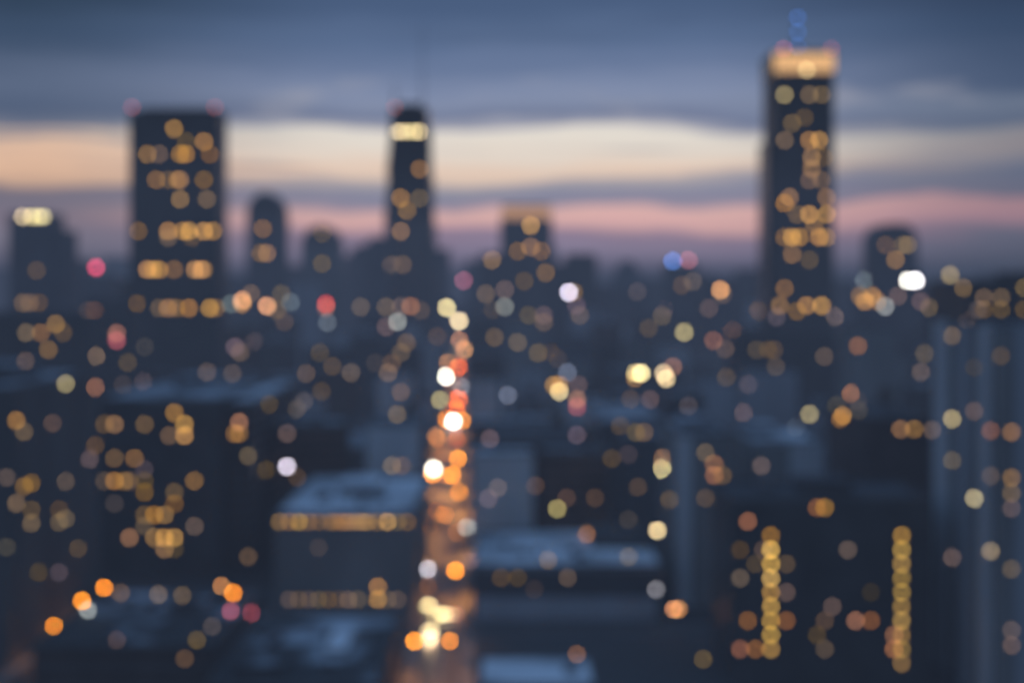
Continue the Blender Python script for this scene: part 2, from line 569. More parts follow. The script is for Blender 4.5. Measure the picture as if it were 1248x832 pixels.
x0, x1 = X2(690, 727, 1450)
H1 = block('flat_top_tower', 'hazy flat-topped tower just past the lantern tower, with dark cap', x0, x1, 1450, 1486, Z_at(313, 1450), ('glass_dark', 'mullion'), 'grid', 4.5, 5, 'roof_dark', 'skyscraper', plant=(.06, .1, .88, .8, 3))
x0, x1 = X2(742, 790, 1600)
H2r = block('pointed_tower', 'faint blue tower with steep pyramid top beyond the flat-topped tower', x0, x1, 1600, 1644, Z_at(352, 1600), ('glass_blue', 'slate'), 'grid', 4.5, 5, 'roof_dark', 'skyscraper')
hw = (x1 - x0) / 2
m = MB().frustum((-hw, hw, -22, 22), (-hw * .28, hw * .28, -7, 7), Z_at(352, 1600) + 1.3, Z_at(317, 1600), 0)
m.build('pyramid_roof', M['slate'], H2r['root'])
x0, x1 = X2(812, 850, 1500)
J = block('twin_beacon_tower', 'hazy narrow tower with one blue and one red lamp at its top', x0, x1, 1500, 1530, Z_at(322, 1500), ('glass_blue', 'slate'), 'grid', 4.2, 4.4, 'roof_dark', 'skyscraper')
x0, x1 = X2(100, 134, 1250)
K1 = block('red_beacon_block', 'low hazy block with a bright red rooftop lamp', x0, x1, 1250, 1280, Z_at(336, 1250), ('glass_blue', 'slate'), 'grid', 4.2, 4.4, 'roof', 'building')

x0, x1 = X2(858, 898, 1300)
K2 = block('orange_window_block', 'hazy block with one large orange window at its top, before the golden crown tower', x0, x1, 1300, 1330, Z_at(341, 1300), ('glass_blue', 'slate'), 'grid', 4.2, 4.4, 'roof', 'building')

HAZY = [(447, 473, 292, 1450, 'hazy slab tower', 'hazy dark tower touching the foot of the antenna tower', 'glass_dark', 0), (676, 690, 322, 1420, 'hazy slab tower', 'hazy sliver tower against the flank of the lantern tower', 'slate', 2),
        (852, 870, 336, 1450, 'hazy slab tower', 'hazy thin tower beside the block with one large orange window', 'glass_dark', 1), (80, 98, 318, 1350, 'hazy slab tower', 'hazy thin tower between the stepped tower and the red lamp', 'slate', 2),
        (1196, 1226, 336, 1700, 'hazy slab tower', 'hazy slab beyond the ribbed corner tower, near the frame edge', 'glass_blue', 0), (628, 660, 330, 1900, 'hazy slab tower', 'hazy slab peeping out beyond the lantern tower', 'slate', 0),
        (428, 470, 300, 1750, 'hazy slab tower', 'hazy broad slab just beyond the antenna tower, away from the avenue', 'glass_blue', 0), (522, 547, 304, 1700, 'hazy slab tower', 'hazy narrow tower on the avenue side of the antenna tower', 'slate', 1),
        (566, 596, 318, 2000, 'hazy slab tower', 'hazy narrow tower between the avenue and the lantern tower', 'glass_blue', 2), (346, 366, 326, 1900, 'hazy slab tower', 'hazy thin tower squeezed between the domed and the arched tower', 'slate', 0),
        (276, 298, 338, 1700, 'hazy slab tower', 'hazy low tower squeezed between the broad slab tower and the domed tower', 'glass_blue', 1), (788, 812, 340, 1900, 'hazy slab tower', 'hazy tower just before the twin beacon tower', 'slate', 2),
        (902, 938, 330, 1500, 'hazy slab tower', 'hazy slab close under the golden crown tower on its avenue side', 'glass_blue', 1), (1022, 1046, 344, 1600, 'hazy slab tower', 'hazy tower between the golden crown tower and the round-shouldered tower', 'slate', 0),
        (1124, 1160, 346, 1500, 'hazy slab tower', 'hazy slab just beyond the round-shouldered tower', 'glass_blue', 2), (136, 158, 342, 1300, 'hazy slab tower', 'hazy slab close against the broad slab tower, beside the red lamp', 'slate', 1),
        (416, 432, 336, 2100, 'hazy slab tower', 'hazy stub tower just beyond the arched tower', 'slate', 0), (700, 742, 348, 1650, 'hazy slab tower', 'hazy wide block at the foot of the flat-topped tower', 'glass_blue', 2)]
for (p0, p1, top, Y, nm, lb, wl, ft) in HAZY:
    x0, x1 = X2(p0, p1, Y)
    if Y < AVENUE_END and x0 < avenue_x(Y) + 9 and x1 > avenue_x(Y + 36) - 9:
        if (x0 + x1) / 2 < avenue_x(Y):
            x1 = avenue_x(Y + 36) - 9
        else:
            x0 = avenue_x(Y) + 9
    block(nm.replace(' ', '_'), lb, x0, x1, Y, Y + 36, Z_at(top + (3 if ft == 0 else 0), Y), (wl, 'slate'), 'grid', 4.4, 4.8, 'roof_dark', 'skyscraper',
          plant=(.15, .2, .7, .6, 5) if ft == 0 else None, mast=26 if ft == 1 else 0)

# ---- mid and near city blocks (the ones whose shapes show); near walls darker, vignetting put into colour -------------------------
x0, x1 = X2(0, 100, 600)
Zb = block('slate_office_block', 'slate office block below the stepped tower, scattered cream windows', x0 - 12, x1, 600, 640, Z_at(384, 600), ('glass_blue', 'concrete_dark'), 'grid', 3.6, 3.2, 'roof', vents=1)
x0, x1 = X2(104, 158, 700)
Zc = block('narrow_slab_block', 'narrow dim slab block against the slab tower, one orange window', x0, x1, 700, 725, Z_at(366, 700), ('glass_blue', 'concrete_dark'), 'slots', 3.6, 3.2, 'roof', tank=True)
Sb = block('corner_apartment_block', 'dark purple-grey apartment block filling the frame edge, with few amber windows', -168, -119.5, 338, 408, 65, ('glass_dark', 'concrete_dark'), 'slots', 3.3, 5.2, 'roof', vents=3, plant=(.5, .4, .3, .35, 4))
Rb = block('blue_roof_office', 'dark office block with bright blue frosted roof and clusters of amber windows', X_at(122, 440), X_at(268, 440), 440, 525, Z_at(487, 440), ('glass_dark', 'mullion'), 'grid', 3.5, 3.0, 'roof', vents=3, plant=(.3, .6, .4, .25, 3), parapet=.5)
Rc = block('annex_block', 'lower annex with pale blue roof against the big blue-roofed office', X_at(268, 440) + .8, X_at(304, 440), 446, 540, Z_at(492, 440), ('brick_dark', 'mullion'), 'bands', 3.5, 3.0, 'roof_pale', parapet=.5)
Tb = block('corner_market_roof', 'low wide building with patchy frosted roof at the street corner', -103, -64.5, 306, 362, 12, ('brick_dark', 'concrete_dark'), 'bands', 4, 4, 'roof_patchy', vents=7, plant=(.55, .6, .25, .25, 2.5))
Ub = block('low_garage_roof', 'low garage with frosted patchy roof beside the avenue, one pale skylight', -60.5, -27.2, 282, 343, 10, ('brick_dark', 'concrete_dark'), 'bands', 4, 4, 'roof_patchy', vents=6, plant=(.12, .12, .3, .2, 2.2))
m = MB().box(3.0, 8.5, -6, 14, 10.26, 11.6, 0).box(3.5, 8.0, -5.5, 13.5, 11.6, 11.8, 1)
m.build('skylight', [M['concrete'], M['roof_pale']], Ub['root'])
Qb = block('striped_office', 'long low office with amber window strip under its frosted roof', X_at(335, 385), -27.0, 385, 461, Z_at(628, 385), ('glass_blue', 'concrete'), 'grid', 3.5, 2.6, 'roof_pale', vents=4, plant=(.35, .45, .3, .3, 3))
Pb = block('wide_banded_block', 'wide low block with banded windows and bright frosted roof across the avenue', X_at(577, 385), X_at(806, 385), 385, 440, Z_at(692, 385), ('glass_blue', 'concrete_dark'), 'bands', 3.2, 3, 'roof_pale', vents=5)
m = MB().box(8, 24, 0, 18, Z_at(692, 385) + .252, Z_at(692, 385) + 4, 0).box(7.8, 24.2, -.2, 18.2, Z_at(692, 385) + 4, Z_at(692, 385) + 4.3, 1)
m.build('plant_room', [M['concrete_dark'], M['roof_dark']], Pb['root'])
Vb = block('corner_shop_roof', 'low corner building seen only as a pale roof strip', -6, 15.5, 270, 289, 14, ('brick_dark', 'concrete_dark'), 'bands', 3.5, 3, 'roof_pale', vents=1, parapet=.4)
Wb = block('ribbed_apartment_block', 'mid-rise grey apartment block with vertical concrete ribs', 47, 61.6, 400, 446, Z_at(531, 400), ('glass_dark', 'concrete'), 'slots', 3.2, 5.2, 'roof', vents=2, plant=(.2, .3, .5, .3, 3))
Mb = block('stairwell_block', 'dark housing block with two vertical columns of lit stairwell windows', 49.8, 95, 322, 352, Z_at(612, 322), ('brick_dark', 'mullion'), 'grid', 3.2, 3.4, 'roof_dark', vents=3, plant=(.4, .3, .25, .4, 3))
Xb = block('white_gable_block', 'grey block with bright white end wall and frosted roof behind the stairwell block', X_at(917, 430), X_at(1000, 430), 430, 468, Z_at(540, 430), ('slate', 'concrete'), 'slots', 3.4, 5.0, 'roof_pale', vents=1, plant=(.1, .5, .4, .3, 3), parapet=.5)
Db = block('brown_warehouse', 'dark brown warehouse with two yellow windows near its roof, before the ribbed corner tower', X_at(1056, 460), X_at(1138, 460), 460, 520, Z_at(512, 460), ('brick_dark', 'brick_dark'), 'bands', 3.8, 4, 'roof_dark', vents=2, tank=True)
Lb = block('ribbed_corner_tower', 'tall apartment tower with pale vertical ribs cropped by the frame edge', 102.5, 150, 300, 342, 80.5, ('glass_dark', 'concrete'), 'slots', 3.2, 5.2, 'roof', vents=2)
L2 = block('gold_lit_top_tower', 'dark tower rising behind the ribbed corner tower, golden lights under its roof', X_at(1184, 400), X_at(1184, 400) + 55, 400, 440, 90.5, ('glass_dark', 'mullion'), 'grid', 3.4, 3.2, 'roof_dark', plant=(.3, .3, .4, .4, 3))
Nb = block('dark_midrise', 'dark mid-rise with pale side wall in front of the bright rooftop lights', X_at(730, 560), X_at(812, 560), 560, 655, Z_at(515, 560), ('glass_dark', 'mullion'), 'grid', 3.4, 3.2, 'roof', vents=2)
m = MB().box(X_at(730, 560) - Nb['root'].location.x - .8, X_at(730, 560) - Nb['root'].location.x - .4, -47, 47, 0, Z_at(517, 560), 0)
m.build('party_wall', M['pale'], Nb['root'])  # pale sheet puts the light on this side into its colour
xf = Xb['root'].location
MB().box(X_at(962, 430) - xf.x, X_at(1000, 430) - xf.x + .2, 430 - xf.y - .9, 430 - xf.y - .32, 6, Z_at(541, 430)).build('gable_wall', M['white_concrete'], Xb['root'])
wf = Wb['root'].location
MB().box(47 - wf.x - .6, 50.2 - wf.x, 400 - wf.y - .9, 400 - wf.y - .32, 0, Z_at(532, 400)).build('stair_shaft', M['white_concrete'], Wb['root'])
lx, ly = Lb['root'].location.x, Lb['root'].location.y
for a, b, k in ((332, 342, 'white_concrete'), (317, 323, 'pale'), (303, 309, 'white_concrete')):
    MB().box(102.5 - lx - 1.1, 102.5 - lx - .3, a - ly, b - ly, 0, 81.6).build('stair_shaft', M[k], Lb['root'])
pf = Pb['root'].location
MB().box(-25, 24, 383 - pf.y - .9, 383 - pf.y - .3, .2, 6.2).build('shopfront', M['pale'], Pb['root'])  # pale slab along the foot of the front wall
for a, b in ((106, 109), (114, 117), (123, 126)):
    MB().box(a - lx, b - lx, 300 - ly - 1.1, 300 - ly - .3, 0, 81.4).build('stair_shaft', M['pale'], Lb['root'])
N2 = block('rooftop_sign_block', 'hazy block with bright yellow lights along its roof edge', X_at(744, 800), X_at(832, 800), 800, 835, Z_at(452, 800), ('glass_dark', 'slate'), 'grid', 3.6, 3.2, 'roof', vents=1)
Ob = block('brown_brick_block', 'brown brick block with dark flat roof fronting the avenue beyond the wide banded block', X_at(600, 500), X_at(716, 500), 500, 560, Z_at(540, 500), ('brick', 'brick_dark'), 'bands', 3.6, 3.2, 'roof_dark', vents=3, tank=True)
Oc = block('corner_store', 'small blue-roofed store between the brown brick block and the avenue', X_at(578, 500), X_at(600, 500) - .8, 500, 545, Z_at(560, 500), ('brick_dark', 'concrete_dark'), 'bands', 3.6, 3.2, 'roof_pale', parapet=.4)
Bb = block('blue_facade_block', 'pale blue-grey slab block below the round-shouldered tower', X_at(1040, 640), X_at(1092, 640), 640, 670, Z_at(402, 640), ('slate', 'concrete'), 'slots', 3.6, 4, 'roof', vents=1)
Cb = block('crown_foot_block', 'dark block at the foot of the golden crown tower', X_at(900, 760), X_at(1015, 760), 760, 800, Z_at(408, 760), ('glass_dark', 'mullion'), 'grid', 3.6, 3.2, 'roof_dark', vents=2)
Eb = block('avenue_end_block', 'hazy block closing the far end of the avenue', X_at(535, 2300), X_at(606, 2300), 2300, 2350, Z_at(368, 2300), ('glass_blue', 'slate'), 'grid', 4.4, 5, 'roof', 'building')
Q2 = block('frosted_roof_midrise', 'mid-rise with frosted roof behind the striped office', X_at(352, 520), X_at(440, 520), 520, 580, Z_at(548, 520), ('glass_blue', 'concrete_dark'), 'grid', 3.5, 3.2, 'roof', vents=2)
Q3 = block('avenue_corner_midrise', 'taller mid-rise on the avenue corner behind the striped office', X_at(446, 540), avenue_x(580) - 9, 540, 590, Z_at(520, 540), ('brick_dark', 'concrete_dark'), 'grid', 3.5, 3.2, 'roof', vents=2, tank=True)

# ------------------------------------------------------------------ filler city, row by row
WALLS = [('slate', ('glass_blue', 'slate'), 'grid'), ('brown brick', ('brick', 'brick_dark'), 'bands'), ('dark brick', ('brick_dark', 'mullion'), 'grid'),
         ('grey concrete', ('glass_dark', 'concrete'), 'slots'), ('blue glass', ('glass_blue', 'mullion'), 'grid'), ('sooty concrete', ('glass_dark', 'concrete_dark'), 'bands'),
 ('dark glass', ('glass_dark', 'mullion'), 'grid'), ('pale stone', ('slate', 'pale'), 'slots'), ('white concrete', ('slate', 'white_concrete'), 'slots')]
FILL = []


def clash(x0, x1, y0, y1, gap=2.0):
    for d in BLD:
        for b in d['boxes']:
            if x0 < b[1] + gap and x1 > b[0] - gap and y0 < b[3] + gap and y1 > b[2] - gap:
                return True
    return False


ROWS = [(470, 505, 560, 18, 30, 26), (620, 478, 545, 20, 36, 34), (700, 465, 520, 20, 38, 34), (800, 448, 500, 22, 40, 36), (960, 420, 470, 24, 44, 40),
        (1150, 400, 448, 26, 50, 44), (1400, 384, 430, 28, 56, 50), (1750, 366, 410, 32, 66, 60), (2200, 356, 396, 36, 80, 70), (2800, 348, 382, 44, 100, 90), (3600, 343, 372, 60, 140, 100)]
for (Y, t0, t1, w0, w1, dep) in ROWS:
    xa, xb = X_at(-30, Y), X_at(1278, Y)
    x = xa
    while x < xb:
        w = random.uniform(w0, w1) * (1.0 if Y < 600 else .66)
        y0 = Y + random.uniform(-.06, .06) * dep
        y1 = y0 + dep * random.uniform(.55, .8)
        top = random.uniform(t0 - (0 if Y < 600 else 18), t1)
        px = to_px(x + w / 2, Y, 0)[0]
        if random.random() < (.30 if Y > 1500 else .14) and Y > 800:
            top -= random.uniform(12, 40)
        if 700 < px < 940 and top < 352:
            top = random.uniform(354, 372)
        if 150 < px < 290 and Y < 790:
            top = max(top, 455)
        if 705 < px < 850 and Y < 790:
            top = max(top, 482)
        if 520 < px < 620:
            top = max(top, 372)
        if px > 1130:
            top = max(top, 344)
        if px > 1130 and Y < 700:
            top = max(top, 420)
        h = max(7.0, Z_at(top, Y))
        gap = random.uniform(1.5, 5)
        ok = True
        if Y < AVENUE_END:
            av0, av1 = avenue_x(y1) - 9, avenue_x(y0) + 9
            if x < av1 and x + w > av0:
                if x < av0 - 14:
                    w = av0 - x
                else:
                    x = av1 + .2
                    continue
        if clash(x, x + w, y0, y1):
            ok = False
        if ok:
            tone, wall, style = random.choice(WALLS)
            feat = random.choice(['plant', 'tank', 'mast', 'vent', 'bare', 'bare'])
            fh, bay = (3.6, 3.2) if Y < 1000 else (4.2, 4.6)
            d = block('city_block', 'tbd', x, x + w, y0, y1, h, wall, style, fh, bay, random.choice(['roof', 'roof', 'roof_dark', 'roof_pale']),
                      'building', plant=(.25, .3, .4, .4, 3.5) if feat == 'plant' else None, tank=feat == 'tank', mast=14 if feat == 'mast' else 0,
                      vents=1 if feat == 'vent' else 0, filler=True, wallname=tone)
            d['feat'] = feat
            d['h'] = h
            FILL.append(d)
            x += w + gap
        else:
            x += 6.0

# ------------------------------------------------------------------ drop the filler the photograph shows nothing of
GW, GH, GS = 416, 278, 3.0
zbuf = [[1e9] * GW for _ in range(GH)]
ibuf = [[-1] * GW for _ in range(GH)]


def splat(i, b):
    x0, x1, y0, y1, z0, z1 = b
    quads = [[(x0, y0, z0), (x1, y0, z0), (x1, y0, z1), (x0, y0, z1)]]
    if x0 > 0:
        quads.append([(x0, y0, z0), (x0, y1, z0), (x0, y1, z1), (x0, y0, z1)])
    if x1 < 0:
        quads.append([(x1, y0, z0), (x1, y1, z0), (x1, y1, z1), (x1, y0, z1)])
    if z1 < CAM_H:
        quads.append([(x0, y0, z1), (x1, y0, z1), (x1, y1, z1), (x0, y1, z1)])
    for q in quads:
        ps = [(*[c / GS for c in to_px(*p)], p[1]) for p in q]
        ys = [p[1] for p in ps]
        for r in range(max(0, int(min(ys))), min(GH - 1, int(max(ys))) + 1):
            yc = r + .5
            hit = []
            for a in range(4):
                p, s = ps[a], ps[(a + 1) % 4]
                if (p[1] - yc) * (s[1] - yc) <= 0 and p[1] != s[1]:
                    t = (yc - p[1]) / (s[1] - p[1])
                    hit.append((p[0] + t * (s[0] - p[0]), 1 / (1 / p[2] + t * (1 / s[2] - 1 / p[2]))))
            if len(hit) < 2:
                continue
            hit.sort()
            (xa, da), (xb, db) = hit[0], hit[-1]
            for c in range(max(0, int(xa + .5)), min(GW, int(xb + .5))):
                t = (c + .5 - xa) / max(1e-6, xb - xa)
                dd = da + (db - da) * min(1, max(0, t))
                if dd < zbuf[r][c]:
                    zbuf[r][c] = dd
                    ibuf[r][c] = i


for i, d in enumerate(BLD):
    for b in d['boxes']:
        splat(i, b)
seen = {}
for r in range(GH):
    for c in range(GW):
        k = ibuf[r][c]
        if k >= 0:
            s = seen.setdefault(k, [0, 0, 0])
            s[0] += 1; s[1] += c * GS; s[2] += r * GS


def remove_tree(o):
    for c in kids(o):
        remove_tree(c)
    bpy.data.objects.remove(o)


keep = []
for i, d in enumerate(BLD):
    n = seen.get(i, [0, 0, 0])
    d['px_n'] = n[0]
    d['px'] = (n[1] / n[0], n[2] / n[0]) if n[0] else None
    if d['filler'] and n[0] < 14:
        remove_tree(d['root'])
        FILL.remove(d)
    else:
        keep.append(d)
BLD[:] = keep

# ------------------------------------------------------------------ rays from the camera, to seat each lamp on what it belongs to


def cast(px, py):
    dx, dz = (px - CX) / F, (HY - py) / F
    best = None
    for d in BLD:
        for (x0, x1, y0, y1, z0, z1) in d['boxes']:
            lo, hi, face = y0, y1, 'front'
            if dx != 0:
                a, b = sorted((x0 / dx, x1 / dx))
                if a > lo:
                    lo, face = a, 'low' if dx > 0 else 'high'
                hi = min(hi, b)
            elif not (x0 <= 0 <= x1):
                continue
            if dz != 0:
                a, b = sorted(((z0 - CAM_H) / dz, (z1 - CAM_H) / dz))
                if a > lo:
                    lo, face = a, 'top'
                hi = min(hi, b)
            elif not (z0 <= CAM_H <= z1):
                continue
            if lo < hi and lo > 1 and (best is None or lo < best[0]):
                best = (lo, d, (x0, x1, y0, y1, z0, z1), face)
    g = -CAM_H / dz if dz < 0 else None
    if g and (best is None or g < best[0]):
        return (g, None, None, 'ground')
    return best


missed, STREET = [], []


def put(px, py, code, gain=1.0, size=None):
    hit = cast(px, py)
    if hit is None:
        missed.append((px, py, code))
        return
    Y, d, bx, face = hit
    x, z = X_at(px, Y), Z_at(py, Y)
    if face == 'ground':
        if py > 420 and code not in ('brown1', 'brown', 'mauve', 'dgrey'):
            STREET.append((px, py, code, gain))
        return
    s = (size or 4.1) * Y / F
    s = max(0.8, s)
    dist = sqrt(x * x + Y * Y)
    if face == 'top' or (d['taper']):
        dia = min(s * 1.0, 5.5)
        zz = bx[5] + dia / 2 + 1.2
        y2 = min((zz - CAM_H) / ((HY - py) / F) if py > HY + 3 else Y, bx[3] - .5)
        y2 = max(bx[2], y2)
        child_bulb(d, (X_at(px, y2), y2, zz), dia, light_rgba(code, pi / 4 * (dia * F / y2) ** 2, dist, gain, zz))
        return
    fh, bay = d['fh'], d['bay']
    k = max(0, round((z - fh / 2) / fh))
    z = min(k * fh + fh / 2, bx[5] - fh * .4)
    w = s
    hgt = min(s, fh * .92)
    w = min(s * s / hgt, s * 1.5)
    if face == 'front':
        w = min(w, bx[1] - bx[0] - .4)
        n = max(1, round((bx[1] - bx[0]) / bay))
        st = (bx[1] - bx[0]) / n
        c = bx[0] + (math.floor((x - bx[0]) / st) + .5) * st
        if Y > 650 or abs(c - x) * F / Y > 5:
            c = bx[0] + round((x - bx[0]) / (st / 2)) * st / 2
        c = min(max(c, bx[0] + w / 2), bx[1] - w / 2)
        key = ('f', k, round(c, 1))
        if key in d['cells']:
            return
        d['cells'].add(key)
        off = 0.42
        if d is B:
            off = 1.3 - (24 - 10 * z / (zb - 14) - 24) * 1.0
            y = YB + 24 - (24 - 10 * min(1, z / (zb - 14))) - 1.1
            child_pane(d, (c, y, z), 0, w, hgt, light_rgba(code, w * hgt * (F / Y) ** 2, dist, gain, z))
            return
        child_pane(d, (c, Y - off, z), 0, w, hgt, light_rgba(code, w * hgt * (F / Y) ** 2, dist, gain, z))
    else:
        side = 1 if face == 'high' else -1
        n = max(1, round((bx[3] - bx[2]) / bay))
        st = (bx[3] - bx[2]) / n
        y = bx[2] + (math.floor((Y - bx[2]) / st) + .5) * st
        w = min(st * .7, 2.2)
        xf = (bx[1] + .42) if side > 0 else (bx[0] - .42)
        key = (side, k, round(y, 1))
        if key in d['cells']:
            return
        d['cells'].add(key)
        foreshort = abs(xf) / sqrt(xf * xf + y * y)
        child_pane(d, (xf, y, z), pi / 2 * side, w, hgt, light_rgba(code, max(2.0, w * hgt * (F / y) ** 2 * foreshort), dist, gain, z))


LIGHTS = {
    'amber': '212,158 249,172 219,188 226,188 207,283 222,282 232,283 250,283 258,283 178,331 188,331 193,331 238,331 245,331 207,373 231,373 255,373 955,245 985,172 997,174 965,292 975,292 985,263 1006,263 997,288 '
             '13,514 210,506 221,516 223,526 141,584 186,628 296,368 198,654 210,655 983,374 1000,374 1028,502 680,472 674,472 647,275 773,460 487,243 1055,365 1062,363 941,648 1003,622 456,719 456,724 136,583',
    'amber1': '178,188 190,216 221,217 248,219 216,222 218,245 170,283 180,331 215,374 262,374 212,331 250,331 256,188 1006,241 993,278 961,241 990,190 951,374 971,382 964,310 955,350 1008,291 955,292 990,205 '
              '140,521 161,557 156,579 237,590 216,612 158,657 189,656 178,600 64,421 67,394 53,400 497,255 510,207 630,305 648,300 488,280 660,305 600,315 700,357 665,333 1090,317 1048,362 1068,368 '
              '1027,516 1093,516 1113,518 809,563 23,599 36,590 290,522 222,535 320,277 318,310 326,307 206,668 198,630 287,527 671,430 1234,523 1233,580',
    'amber2': '228,172 195,188 207,216 253,245 205,292 235,292 195,373 165,374 126,520 116,538 172,521 139,557 159,592 214,605 178,583 207,536 175,630 193,724 222,727 147,722 240,785 221,800 36,371 27,371 48,371 31,405 '
              '115,436 79,402 338,376 307,357 392,284 392,322 511,242 476,320 490,320 640,345 592,360 655,428 632,415 602,410 476,441 487,477 484,505 473,459 494,415 1005,190 965,152 955,172 985,115 1001,115 980,143 986,220 985,320 1002,220 970,263 '
              '1100,300 1078,300 1107,300 785,530 775,528 818,604 490,562 480,565 38,612 34,630 12,608 27,518 1180,387 1175,350 1200,357 1216,355 1215,380 1200,370 1233,597 1245,580 1245,345 1245,375 857,803 668,682 880,585 1163,413 1204,545',
    'brown': '45,327 31,443 108,379 157,445 252,453 283,458 292,426 373,458 391,476 429,456 405,448 389,432 326,492 355,522 366,579 321,578 302,678 327,680 512,380 470,372 488,372 490,432 533,408 645,382 663,393 615,355 706,386 790,402 808,385 865,377 '
             '884,425 935,430 942,430 885,462 791,489 767,483 706,470 748,555 752,578 781,587 720,602 690,600 609,590 715,649 692,704 612,704 632,704 766,678 703,796 855,552 855,612 905,670 960,680 900,710 957,720 1010,730 1005,755 993,775 1005,788 1035,672 '
             '1018,385 1003,432 1125,428 1222,440 1135,379 1205,522 1204,535 1184,545 1167,558 1206,580 1179,608 1163,675 1238,757 72,618 74,632 74,594 7,576 216,668 178,642 130,592 1095,362 845,345 830,346 600,380 560,470 622,480 1238,790 1240,810 470,395 440,372 345,357 348,391 '
             '1150,415 1122,455 925,380 880,520 700,540 655,590 930,560 760,515 240,640 300,560 60,520 95,660 45,700 1200,640 1225,700 1190,500',
    'obrown': '117,379 111,477 1042,425 1040,476 1145,562 870,570 865,573 907,626 990,624 907,750 957,762 1045,763 1058,763 1085,770 1087,788 920,790 905,790 715,651 765,650 869,413 893,401 705,490 1206,530 820,449 142,407 500,372 290,510 397,374 765,648 885,462 703,797',
    'cream': '71,453 680,474 773,455 781,456 808,455 812,458 798,646 805,646 36,400 545,375 559,390 809,564',
    'cream2': '79,465 222,727 988,503 1166,513 1195,612 957,115 1215,681 835,405 677,622 820,611',
    'white': '545,375 1107,341 1117,341 559,391',
    'orange': '284,722',
    'orange1': '296,367 117,379 270,714 326,374 878,352 821,742 827,742 287,528 1042,425 870,570 920,790 765,650',
    'grey': '486,390 615,372 107,743 790,402 802,718 1077,375 834,404 820,612 677,623',
    'dgrey': '281,368 355,367 398,393 620,482 692,450 1054,340 970,520 560,455',
    'red': '397,372',
    'lav': '693,356 349,572',
    'dred': '301,754 281,744 143,417 817,447 705,492',
}
for code, txt in LIGHTS.items():
    for pt in txt.split():
        a, b = pt.split(',')
        put(float(a), float(b), code)
# lit caps: a row of overlapping lamps
for px in (483, 489, 496, 503, 510):
    put(px, 161, 'cream', .5)
for px in (29, 38, 47, 54):
    put(px, 266, 'cream', .48)
# lamps that stand clear of the walls
for d, px, py, code, Y, dia, post, nm in (
        (A, 161, 131, 'dredx', 801, 2.0, 1.5, 'beacon'), (A, 262, 131, 'dredx', 801, 2.0, 1.5, 'beacon'), (B, 481, 131, 'dredx', 1512, 3.4, 2, 'beacon'),
        (K1, 117, 326, 'pink', 1262, 3.6, 5.5, 'beacon'), (J, 820, 318, 'blue1', 1512, 4.0, 2.0, 'beacon'), (J, 839, 317, 'pink1', 1512, 3.6, 2.0, 'beacon'),
        (Lb, 1158, 335, 'cream2', 326, 1.1, 10.5, 'mast_lamp'), (Eb, 565, 342, 'pink1', 2320, 5.0, 30.0, 'beacon')):
    z = Z_at(py, Y)
    child_bulb(d, (X_at(px, Y), Y, z), dia, light_rgba(code, pi / 4 * (dia * F / Y) ** 2, Y, .8, z), nm, post=post)
child_pane(C, (X_at(983, YC - 1.5), YC - 1.5, Z_at(86, YC)), 0, 2.2, 2.2, light_rgba('cream', (2.2 * F / YC) ** 2, YC, .5, 230))
# the strip windows of the office, and the two stairwells
for k in range(27):
    put(338 + k * 6.2, 640, random.choice(['amber1', 'amber1', 'gold', 'amber2']), .62, 3.6)
for px in (348, 360, 372, 381, 390, 402, 411, 420, 428, 436, 468, 480):
    put(px, 722, random.choice(['amber2', 'brown', 'amber2']), .8)
for k in range(14):
    put(940, 645 + k * 11.6, 'gold', random.uniform(.6, 1.0), 4.0)
    put(1100, 647 + k * 11.9, 'gold', (.72 - .028 * k) * random.uniform(.75, 1.1), 4.0)
# a scatter of dim windows over the rest
random.seed(5)
for _ in range(60):
    px, py = random.uniform(5, 1243), 352 + 450 * random.random() ** 1.5
    if 495 < px < 590:
        continue
    put(px, py, random.choice(['brown1', 'brown1', 'brown', 'mauve', 'brown1']), random.uniform(.7, 1.0))

# ------------------------------------------------------------------ ground, roads
g = MB().add([(-14000, -400, 0), (14000, -400, 0), (14000, 26000, 0), (-14000, 26000, 0)], [(0, 1, 2, 3)])
struct(g.build('ground', M['ground']))


def ribbon(name, mat, y0, y1, off0, off1, z, fx, n=40, thick=0.0):
    m = MB()
    for k in range(n):
        a, b = y0 + (y1 - y0) * k / n, y0 + (y1 - y0) * (k + 1) / n
        if thick:
            q = [(fx(a) + off0, a), (fx(a) + off1, a), (fx(b) + off1, b), (fx(b) + off0, b)]
            m.add([(x, y, z) for x, y in q] + [(x, y, z + thick) for x, y in q], [(4, 5, 6, 7), (0, 3, 7, 4), (1, 2, 6, 5)] + ([(0, 1, 5, 4)] if k == 0 else []))
        else:
            m.add([(fx(a) + off0, a, z), (fx(a) + off1, a, z), (fx(b) + off1, b, z), (fx(b) + off0, b, z)], [(0, 1, 2, 3)])
    return struct(m.build(name, mat))


XS0, XS1 = 366.0, 380.0
ribbon('avenue', M['asphalt'], 150, AVENUE_END, -5.2, 5.2, 0.006, avenue_x)
ribbon('pavement', M['pavement'], 150, XS0 - 1, -8.4, -5.2, 0.0, avenue_x, 12, .14)
ribbon('pavement', M['pavement'], 150, XS0 - 1, 5.2, 8.4, 0.0, avenue_x, 12, .14)
ribbon('pavement', M['pavement'], XS1 + 1, AVENUE_END, -8.4, -5.2, 0.0, avenue_x, 40, .14)
ribbon('pavement', M['pavement'], XS1 + 1, AVENUE_END, 5.2, 8.4, 0.0, avenue_x, 40, .14)
side_x = lambda Y: -111.0
ribbon('side_street', M['asphalt'], 150, XS0, -4.4, 4.4, 0.005, side_x, 10)
ribbon('pavement', M['pavement'], 150, XS0 - 1, -7.2, -4.4, 0.0, side_x, 10, .13)
ribbon('pavement', M['pavement'], 150, XS0 - 1, 4.4, 7.2, 0.0, side_x, 10, .13)
